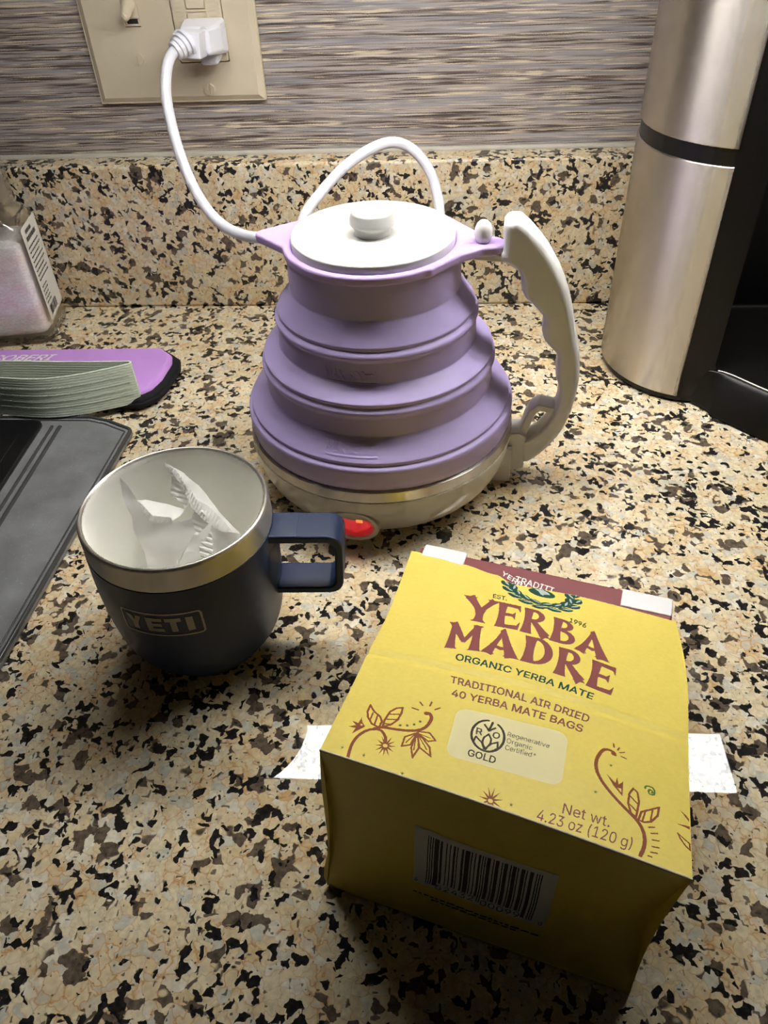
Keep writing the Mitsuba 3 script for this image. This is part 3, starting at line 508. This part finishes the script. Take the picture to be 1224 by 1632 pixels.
# printed ornaments
def burst(c, r0, r1, n, ph=0.0, sx=1.0, sy=1.0):
    t = np.arange(2*n)*np.pi/n + ph; r = np.where(np.arange(2*n) % 2 == 0, r1, r0); return Polygon(np.c_[c[0]+sx*r*np.cos(t), c[1]+sy*r*np.sin(t)])
P = lambda p, w: Polygon(p).buffer(w*.35).difference(Polygon(p).buffer(-w*.65))
orn = [stroke([(9.8, .3), (9.3, 3.9), (9.3, 7.6), (10.2, 11.3), (11.9, 14.2), (13.9, 15.9), (16.3, 16.3), (18.0, 15.0), (19.3, 12.4)], 1.05), stroke([(13.9, 15.8), (16.2, 17.8), (20.1, 18.7), (24.7, 19.8), (28.1, 21.4), (30.3, 23.9), (31.2, 27.1), (31.0, 30.2), (29.9, 31.4), (28.9, 30.7)], 1.2), Point(29.2, 30.9).buffer(.95),
       P([(15.6, 17.3), (12.6, 18.0), (10.3, 20.7), (9.3, 23.5), (9.3, 27.6), (11.6, 24.7), (14.3, 23.1), (15.6, 20.9)], .75), P([(16.4, 18.1), (16.1, 21.7), (16.8, 26.9), (18.6, 29.6), (20.7, 30.6), (21.0, 27.5), (20.6, 23.6), (19.0, 20.3)], .75)]
for a_, b_ in (((11.5, 19.6), (11.4, 23.7)), ((13.6, 17.9), (13.3, 22.9)), ((17.0, 25.4), (20.9, 26.9)), ((16.8, 22.5), (20.5, 23.8)), ((16.3, 19.9), (19.2, 20.6)), ((23.8, 31.7), (26.0, 31.5)), ((25.7, 35.9), (26.9, 34.5)), ((29.6, 37.6), (29.4, 35.3)), ((33.0, 35.7), (31.6, 34.1))): orn.append(stroke([a_, b_], .6))
orn.append(burst((19.8, 10.1), 1.5, 4.3, 12, .2, .8, 1.15).difference(Point(19.8, 10.1).buffer(.8)))
orn.append(Polygon([(10.9, 15.9), (7.7, 11.0), (8.0, 13.9), (5.6, 13.6), (7.7, 15.3), (5.8, 16.8), (8.2, 16.5), (8.4, 19.8), (9.3, 17.6)]).buffer(0).difference(Point(9.4, 16.2).buffer(.45)))
for p in ([(28.2, 20.2), (24.8, 16.7), (24.9, 11.9), (27.6, 13.8), (28.2, 18.2)], [(28.2, 20.2), (28.0, 12.8), (29.6, 8.5), (30.6, 13.5), (29.7, 16.9)], [(28.2, 20.2), (30.6, 13.9), (35.2, 11.4), (33.9, 15.4), (30.9, 18.4)], [(28.2, 20.2), (32.7, 17.7), (35.1, 19.2), (32.4, 22.0), (28.8, 21.2)]):
    orn.append(P(p, .65)); c_ = np.array(p[2]); orn.append(stroke([p[0], tuple(np.array(p[0])*.3 + c_*.7)], .4))
orn2 = [stroke([(100.6, 1.6), (101.7, 6.4), (101.5, 10.3), (99.9, 14.1), (97.7, 16.4), (94.9, 18.8), (91.6, 21.9), (88.2, 25.9), (86.4, 29.7), (85.9, 34.0), (86.8, 38.8), (88.9, 42.2), (90.6, 42.3), (91.5, 40.9)], 1.15), Point(91.1, 41.2).buffer(.85)]
for p in ([(99.1, 16.0), (97.4, 17.1), (96.4, 20.5), (96.6, 25.1), (97.8, 28.2), (99.2, 27.1), (99.8, 23.3), (99.5, 19.5)], [(99.6, 15.2), (100.4, 19.2), (102.8, 21.4), (105.8, 24.2), (105.4, 20.1), (103.5, 16.5), (101.4, 15.1)]): orn2.append(P(p, .65))
for a_, b_ in (((96.5, 24.6), (99.5, 21.8)), ((96.5, 21.0), (99.2, 18.5)), ((101.7, 20.1), (100.9, 15.5)), ((103.8, 21.7), (103.2, 16.3)), ((90.8, 46.6), (91.1, 44.8)), ((92.8, 45.5), (92.3, 44.0)), ((93.0, 43.0), (94.4, 44.0)), ((93.6, 41.3), (95.1, 41.1)), ((102.8, 13.9), (104.4, 14.8)), ((103.5, 11.8), (105.3, 12.7)), ((103.9, 9.4), (105.8, 9.9)), ((103.9, 6.7), (105.8, 7.2)), ((103.6, 4.4), (105.3, 4.8)), ((102.8, 2.6), (103.8, 2.7))): orn2.append(stroke([a_, b_], .5))
orn2.append(Polygon([(94.7, 22.7), (91.7, 26.0), (89.4, 30.0), (92.3, 27.3), (92.7, 30.2), (93.3, 27.1), (94.6, 29.3)]).difference(Polygon([(93.0, 25.6), (94.2, 25.8), (94.3, 24.0)])))
orn2 += [Polygon([(112.0, 26.7), (113.8, 25.3), (114.6, 24.0), (114.6, 22.9)]), Polygon([(110.8, 20.0), (114.7, 20.9), (114.7, 19.5), (113.6, 19.8)]), P([(114.6, 10.7), (113.2, 12.0), (111.8, 14.2), (111.1, 16.2), (112.9, 14.8), (114.6, 13.5)], .5), burst((56.4, 2.2), 1.3, 4.6, 11, .3, .8, 1.2).difference(Point(56.4, 1.9).buffer(.8)).intersection(sbox(40, .1, 80, 30))]
for q in list(unary_union(orn).geoms) + list(unary_union(orn2).geoms): ink(BN+'__ornament', IB, polys=q)
gr = [burst(c, .25, .95, 5, .4, .8, 1.1).intersection(sbox(0, .1, 115, 150)) for c in ((6.7, 3.7), (14.4, 3.3), (28.2, 1.0), (90.5, 34.8), (86.6, 20.2), (62.6, 3.1))] + [affinity.scale(Point(c).buffer(.45), 1, 1.2) for c in ((22.0, 21.4), (24.3, 22.3), (26.4, 23.7), (28.0, 26.0))]
gr.append(stroke([(101.4, 30.3), (102.3, 31.8), (103.7, 31.7), (104.3, 30.1), (103.9, 28.8), (103.0, 28.4), (102.5, 29.3), (102.9, 30.5), (103.6, 30.2), (103.3, 29.3)], .55))
for q in unary_union(gr).geoms: ink(BN+'__ornament', 'm_ink_green', polys=q)
# wreath of leaves with an oval medallion
lv, pale = [], []
def leaf(c, ang, l, w):
    t = np.linspace(0, 1, 9); y = w*np.sin(np.pi*t)**.8; x = l*(t-.5); q = Polygon(np.vstack([np.c_[x, y], np.c_[x, -y][::-1]])).buffer(0)
    return affinity.translate(affinity.rotate(q, ang, origin=(0, 0)), *c)
top = Polygon([(x, btop(x)-.4) for x in np.linspace(30, 90, 61)] + [(90, 100), (30, 100)])
for i, th in enumerate(np.linspace(172, 368, 10)):
    for k, (rx, ry) in enumerate(((12.2, 13.2), (15.2, 17.4))):
        th_ = math.radians(th + k*9); c = (59.5 + rx*math.cos(th_), 147.5 + ry*math.sin(th_)); tg = math.degrees(math.atan2(ry*math.cos(th_), -rx*math.sin(th_)))
        an = tg + (24 if k else -20) * (1 if th < 270 else -1)
        lv.append(leaf(c, an, 7.0, 1.95)); pale.append(leaf((c[0]+.5, c[1]+.4), an, 5.0, .50))
med = affinity.scale(Point(59.8, 145.4).buffer(1, 24), 5.6, 4.3)
ink(BN+'__wreath', 'm_ink_dark_green', polys=unary_union(lv + [med]).intersection(top))
ink(BN+'__wreath__highlight', 'm_ink_pale', polys=unary_union(pale + [Polygon([(56.5, 148.4), (60.6, 148.8), (62.6, 147.2), (63.4, 145.3), (60.9, 144.2), (60.3, 142.2), (59.2, 143.4), (58.4, 146.0)])]).intersection(top), lift=.00024)
# white lettering on the flap
fs = lambda a, b: flap(a, b, 0*np.asarray(a) + .0226)
for w_, q in (('TRADITI', [(48.6, -2.2), (66.5, -4.2), (66.9, -.8), (48.6, 1.6)]), ('YERBA M', [(41.6, .6), (60.0, -8.8), (60.4, -6.2), (42.2, 3.2)])): g = text_flat(w_, True); add(BN+'__flap__lettering', drape(quad_map(g.vertices, q), g.faces, fs, .00012, 1.5), 'm_ink_white')
# bottom panel: barcode label
def bsurf(a, b): return bag_bottom(np.asarray(a)/100, np.asarray(b)/100)
g = flat(sbox(0, 0, 1, 1), .1)
def bq(q): return [(x*100, y*100) for x, y in q]
ink(BN+'__barcode_label', 'm_label', meshes=[(quad_map(g.vertices, bq([(.291, .238), (.715, .174), (.722, .638), (.302, .690)])), g.faces)], surf=bsurf, lift=.0002)
LC = ['0001101', '0011001', '0010011', '0111101', '0100011', '0110001', '0101111', '0111011', '0110111', '0001011']
dg = '652432000990'; bits = '101' + ''.join(LC[int(c)] for c in dg[:6]) + '01010' + ''.join(''.join('10'[int(x)] for x in LC[int(c)]) for c in dg[6:]) + '101'
bars = []; i = 0
while i < len(bits):
    j = i
    while j < len(bits) and bits[j] == bits[i]: j += 1
    if bits[i] == '1': bars.append(sbox(i/95, 0 if (i < 10 or 44 < i < 50 or i > 84) else .07, j/95, 1))
    i = j
g = flat(MultiPolygon(bars), .2); BQ = [(.331, .250), (.673, .196), (.680, .604), (.344, .648)]
ink(BN+'__barcode_label__barcode', 'm_print', meshes=[(quad_map(g.vertices, bq(BQ)), g.faces), txt('52432', bq([(.367, .226), (.489, .218), (.489, .250), (.367, .258)])), txt('00099', bq([(.511, .210), (.635, .192), (.635, .224), (.511, .242)])), txt('6', bq([(.297, .246), (.308, .246), (.308, .272), (.297, .272)])), txt('0', bq([(.695, .180), (.706, .180), (.706, .200), (.695, .200)]))], surf=bsurf, lift=.0003)
dash = []; r_ = random.Random(4)
for (x0, y0), (x1, y1) in (((.303, .172), (.706, .124)), ((.365, .148), (.641, .118))):
    x = x0
    while x < x1:
        w = r_.uniform(.008, .028); y = y0 + (y1-y0)*(x-x0)/(x1-x0); dash.append(sbox(x*100, y*100-.35, (x+w)*100, y*100+.35)); x += w + .006
ink(BN+'__fine_print', 'm_print', polys=unary_union(dash), surf=bsurf, lift=.0002)
# ---------------------------------------------------------------- coffee maker
CM = 'coffee_maker'; C, CR = np.array([.2154, -.1040]), .0550
lab(CM, 'tall coffee maker with brushed steel side panels and a black front, at the right', 'coffee maker')
ar = [C + CR*np.array([math.cos(t), math.sin(t)]) for t in np.radians(np.linspace(118, 252, 44))]
XM = .272
left = [(C[0]+CR*math.cos(math.radians(118)), -.030)] + [tuple(p) for p in ar] + [(.2095, -.1578)]
outl = Polygon(left + [(2*XM-x, y) for x, y in left[::-1]])
core = m3.Manifold.extrude(m3.CrossSection([np.array(orient(outl, 1.0).exterior.coords)[:-1]]), .322).translate((0, 0, .002)) - tm(rbox(.2165, 2*XM-.2165, -.30, -.075, .0245, .275, .004))
add(CM+'__body', man(core), 'm_black', 25)
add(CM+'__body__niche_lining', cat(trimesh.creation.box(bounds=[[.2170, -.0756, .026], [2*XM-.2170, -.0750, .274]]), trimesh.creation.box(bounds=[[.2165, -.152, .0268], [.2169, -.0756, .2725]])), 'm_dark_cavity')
def panel(z0, z1, key):
    out = list(ar); P2 = np.array(out); d = np.r_[0, np.cumsum(np.linalg.norm(np.diff(P2, axis=0), axis=1))]
    nrm = np.vstack([(p-C)/CR for p in ar]); zz = np.array([z0, z0+.0002, z0+.0008, z1-.0008, z1-.0002, z1]); off = np.array([-.0005, .0006, .0010, .0010, .0006, -.0005])
    V = np.stack([np.c_[P2 + nrm*o, np.full(len(P2), z)] for z, o in zip(zz, off)]); V[:, -1] = V[:, -1]
    V = np.concatenate([V, V[:, -1:] - np.append(nrm[-1]*.0015, 0)], 1)
    uv = np.stack([np.repeat(zz[:, None], V.shape[1], 1), np.repeat(np.r_[d, d[-1]+.001][None], 6, 0)], -1).reshape(-1, 2)
    return add(key, grid(V, True), 'm_brushed', True, uv=uv)
panel(.0050, .1459, CM+'__steel_panel'); panel(.1545, .3200, CM+'__steel_panel')
tc = [(.2080, -.1560), (.2140, -.1575), (.2190, -.1590), (.2240, -.1620), (.2310, -.1690), (.2420, -.1810), (.2520, -.1905), (.2620, -.1965), (.2720, -.1985)]
tc = np.array(tc + [(2*XM-x, y) for x, y in tc[-2::-1]]); d = np.gradient(tc, axis=0); nn = np.c_[d[:, 1], -d[:, 0]]; nn /= np.linalg.norm(nn, axis=1)[:, None]; nn[nn[:, 1] > 0] *= -1
lay = [(.0008, .0125), (.0100, .0095), (.0180, .0055), (.0222, .0028), (.0240, .0015), (.0250, .0)]
V = np.stack([np.c_[tc + nn*o*np.clip((tc[:, :1]-.205)/.02, 0, 1)*np.clip((2*XM-.205-tc[:, :1])/.02, 0, 1), np.full(len(tc), z)] for z, o in lay] + [np.c_[tc[:, 0], 0*tc[:, 0]-.150, np.full(len(tc), .0250)]])
add(CM+'__base', grid(V), 'm_black', 50)
e = tc[2:-2]; add(CM+'__base__drip_tray_edge', tube(np.c_[e[:, 0], e[:, 1]+.0006, np.full(len(e), .0248)], .0008, 8, 60), 'm_steel', True)
# ---------------------------------------------------------------- salt jar
JN = 'glass_salt_jar'; JA = math.radians(8.4); ex, ey = np.array([math.cos(JA), math.sin(JA)]), np.array([-math.sin(JA), math.cos(JA)])
JC = np.array([-.2420, -.0785]) - ex*.0270 + ey*.0240
lab(JN, 'square clear glass jar of pinkish salt with a white side label, open threaded neck', 'jar')
def sq(z, hx, hy, n, seg=96):
    t = np.linspace(0, 2*np.pi, seg, endpoint=False)+.001; c, s = np.cos(t), np.sin(t)
    x, y = hx*np.sign(c)*np.abs(c)**(2/n), hy*np.sign(s)*np.abs(s)**(2/n)
    return np.c_[JC + x[:, None]*ex + y[:, None]*ey, np.full(seg, z)]
def loft(secs, caps=(True, True)):
    k, n = len(secs), len(secs[0]); V = np.vstack(secs); F = []
    for i in range(k-1):
        a = i*n + np.arange(n); b = i*n + (np.arange(n)+1) % n; F += [np.c_[a, b, b+n], np.c_[a, b+n, a+n]]
    for c, i in zip(caps, (0, k-1)):
        if c:
            V = np.vstack([V, secs[i].mean(0)]); a = i*n + np.arange(n); b = i*n + (np.arange(n)+1) % n; F.append(np.c_[b, a, np.full(n, len(V)-1)] if i == 0 else np.c_[a, b, np.full(n, len(V)-1)])
    return trimesh.Trimesh(V, np.vstack(F), process=False)
js = [sq(.0008, .0245, .0215, 8), sq(.003, .0268, .0238, 9), sq(.006, .0272, .0241, 10), sq(.080, .0270, .0240, 10), sq(.0865, .0266, .0236, 7), sq(.0905, .0252, .0232, 4), sq(.0940, .0238, .0230, 2.4), sq(.0970, .0232, .0230, 2)]
for z in np.linspace(.0985, .128, 40): rj = .0229 + .0010*max(0, math.sin((z-.0985)*2*math.pi/.0085))*(z < .124); js.append(sq(z, rj, rj, 2))
k9 = [i for i, q in enumerate(js) if q[0, 2] < .0907][-1]
sh = loft(js[2:k9+1], (False, False)); sh2 = loft([sq(z, a_, b_, n_) for z, a_, b_, n_ in ((.0062, .0246, .0216, 9), (.080, .0246, .0216, 9), (.0860, .0240, .0210, 7), (.0905, .0226, .0206, 4))], (False, False))
add(JN+'__glass', cat(sh, sh2), 'm_thin_glass', 40)
add(JN+'__foot', loft(js[:3] + [sq(.0058, .0262, .0231, 9)]), 'm_glass', 40)
nk = js[k9:] + [sq(.1295, .0222, .0222, 2), sq(.1290, .0206, .0206, 2), sq(.0980, .0205, .0205, 2), sq(.0945, .0212, .0206, 2.4), sq(.0906, .0226, .0206, 4)]
add(JN+'__neck', loft(nk + [nk[0]], (False, False)), 'm_glass', 40)
si = [sq(.0080, .0195, .0170, 4), sq(.0062, .0225, .0195, 6)][::-1]; si = [sq(.0062, .0205, .0175, 6), sq(.0085, .0226, .0198, 7), sq(.0120, .0231, .0203, 8), sq(.072, .0231, .0203, 8)]
s0 = loft(si + [sq(.0745, .0215, .0190, 5), sq(.0765, .012, .011, 2.5)]); add(JN+'__salt', s0, 'm_salt', 40)
def jface(y0, y1, z0, z1, lift): 
    b = sbox(y0, z0, y1, z1).buffer(-.0025).buffer(.0025) if y1-y0 > .02 else sbox(y0, z0, y1, z1); g = flat(b); v = g.vertices
    g = trimesh.Trimesh(np.c_[JC + ex*(.0272+lift) + v[:, :1]*ey, v[:, 1]], g.faces, process=False); return g
add(JN+'__label', jface(-.0175, .0175, .016, .0845, .0004), 'm_label'); pr = []
for k, (z, y0, y1, h) in enumerate([(.0785, -.010, .004, .0026), (.0735, -.012, .010, .0030)] + [(.0690-.0034*i, -.014, .012 - .004*(i % 3 == 2), .0011) for i in range(8)] + [(.0400-.003*i, -.014, -.002, .0010) for i in range(5)]):
    y = y0
    while y < y1-.001: 
        w = r_.uniform(.0015, .0045); pr.append(jface(y, min(y+w, y1), z, z+h, .0006)); y += w+.0007
for i in range(16): 
    y = -.013 + i*.0011; pr.append(jface(y, y+r_.choice((.0003, .0006, .0008)), .0185, .0255, .0006))
add(JN+'__label__print', cat(*pr), 'm_print')
# ---------------------------------------------------------------- purple pouch, elastic band, plastic tray
PN = 'purple_pouch'
pp = Polygon([(-.345, -.1080), (-.150, -.1058), (-.1400, -.1150), (-.1375, -.1250), (-.1392, -.1460), (-.1432, -.1580), (-.1500, -.1645), (-.345, -.1675)]).buffer(-.004).buffer(.004)
add(PN+'__side', cat(bevel_extrude(pp.buffer(.0035), .0005, .0100, .004, 4), bevel_extrude(pp.buffer(.0045), .0040, .0068, .001, 2)), 'm_pouch_black', 40)
add(PN+'__top', bevel_extrude(pp.buffer(-.0003), .0050, .0135, .0040, 5), 'm_pouch', 50)
tq = text_flat('COBERI', True); v = tq.vertices.copy(); v[:, 0] += v[:, 1]*.03
v2 = quad_map(v, [(-.2690, -.1258), (-.2250, -.1250), (-.2232, -.1172), (-.2672, -.1182)]); add(PN+'__lettering', cat(trimesh.Trimesh(np.c_[v2[:, :2], np.full(len(v2), .01365)], tq.faces, process=False), trimesh.Trimesh(np.c_[flat(ell(.0011, .0009)).vertices[:, :2] + [-.2590, -.1218], np.full(len(flat(ell(.0011, .0009)).vertices), .01365)], flat(ell(.0011, .0009)).faces, process=False)), 'm_pouch_text')
lab(PN, 'flat purple pouch with black zip side lying on the counter in front of the jar', 'pouch')
fr_ = CubicSpline(np.arange(7), np.array([(-.315, -.1700), (-.270, -.1745), (-.2397, -.1790), (-.2120, -.1825), (-.1900, -.1805), (-.1690, -.1735), (-.1515, -.1655)]))(np.linspace(0, 6, 80))
tn = np.array([(-.1497, -.1640), (-.1497, -.1628)]); bk = np.c_[np.linspace(-.1515, -.315, 80), -.1620 - .0006*np.sin(np.linspace(0, 9, 80)) + np.r_[0, np.zeros(79)]]
lp_ = np.vstack([fr_, tn, bk]); lp_ = np.vstack([lp_, (-.318, -.166), lp_[:1]])
dd = np.gradient(lp_, axis=0); nb = np.c_[dd[:, 1], -dd[:, 0]]; nb /= np.maximum(np.linalg.norm(nb, axis=1), 1e-9)[:, None]
zb = np.linspace(.0062, .0350, 150); rid = .00009*np.abs(np.sin(zb*1745))
bo = np.stack([np.c_[lp_ + nb*(.0006+r_2), np.full(len(lp_), z)] for z, r_2 in zip(zb, rid)]); bi = np.stack([np.c_[lp_ - nb*(.0004+r_2), np.full(len(lp_), z)] for z, r_2 in zip(zb, rid)])
add('elastic_band__webbing', cat(grid(bo), grid(bi, True), grid(np.stack([bo[-1], bi[-1]])), grid(np.stack([bi[0], bo[0]]))), 'm_band', 50)
for z in (.0135, .0180, .0225, .0275):
    st_ = []; cum = np.r_[0, np.cumsum(np.linalg.norm(np.diff(fr_, axis=0), axis=1))]
    n2 = np.gradient(fr_, axis=0); n2 = np.c_[n2[:, 1], -n2[:, 0]]; n2 /= np.linalg.norm(n2, axis=1)[:, None]
    for s1 in np.arange(.05, cum[-1]-.002, .0016):
        p = [np.interp(s1, cum, fr_[:, i] + n2[:, i]*.0009) for i in (0, 1)]; q = [np.interp(s1+.0010, cum, fr_[:, i] + n2[:, i]*.0009) for i in (0, 1)]
        st_.append(hull([(*p, z-.0002), (*q, z+.0003)], .00028, 6))
    add('elastic_band__stitching', cat(*st_), 'm_band_thread', True)
lab('elastic_band', 'grey green ribbed elastic band standing on edge in front of the purple pouch', 'elastic band')
TN = 'plastic_tray'
tp = Polygon([(-.345, -.1800), (-.1790, -.1792), (-.1660, -.1830), (-.1468, -.1930), (-.1545, -.3760), (-.1600, -.400), (-.345, -.415)]).buffer(-.005).buffer(.005)
add(TN+'__flange', bevel_extrude(tp, .0004, .0042, .0012, 3), 'm_tray', 40)
add(TN+'__rim', bevel_extrude(tp.difference(tp.buffer(-.0022)), .0030, .0054, .0009, 3), 'm_tray_edge', 40)
add(TN+'__rim', bevel_extrude(tp.buffer(-.0040).difference(tp.buffer(-.0050)), .0035, .0047, .0004, 2), 'm_tray_edge', 40)
for x, w in ((-.1955, .0012), (-.2005, .0009)): add(TN+'__ridge', rbox(x-w, x+w, -.408, -.190, .0035, .0052, .0006), 'm_tray_edge', 40)
inn = sbox(-.345, -.412, -.2070, -.1860).buffer(-.006).buffer(.006)
add(TN+'__tub', bevel_extrude(inn, .0035, .0070, .0012, 3), 'm_black_gloss', 40)
inn2 = sbox(-.345, -.400, -.2160, -.1960).buffer(-.006).buffer(.006)
add(TN+'__tub__panel', bevel_extrude(inn2, .0060, .0078, .0006, 3), 'm_black_gloss', 40)
lab(TN, 'dark grey translucent plastic tray with a black tub, at the left behind the mug', 'tray')
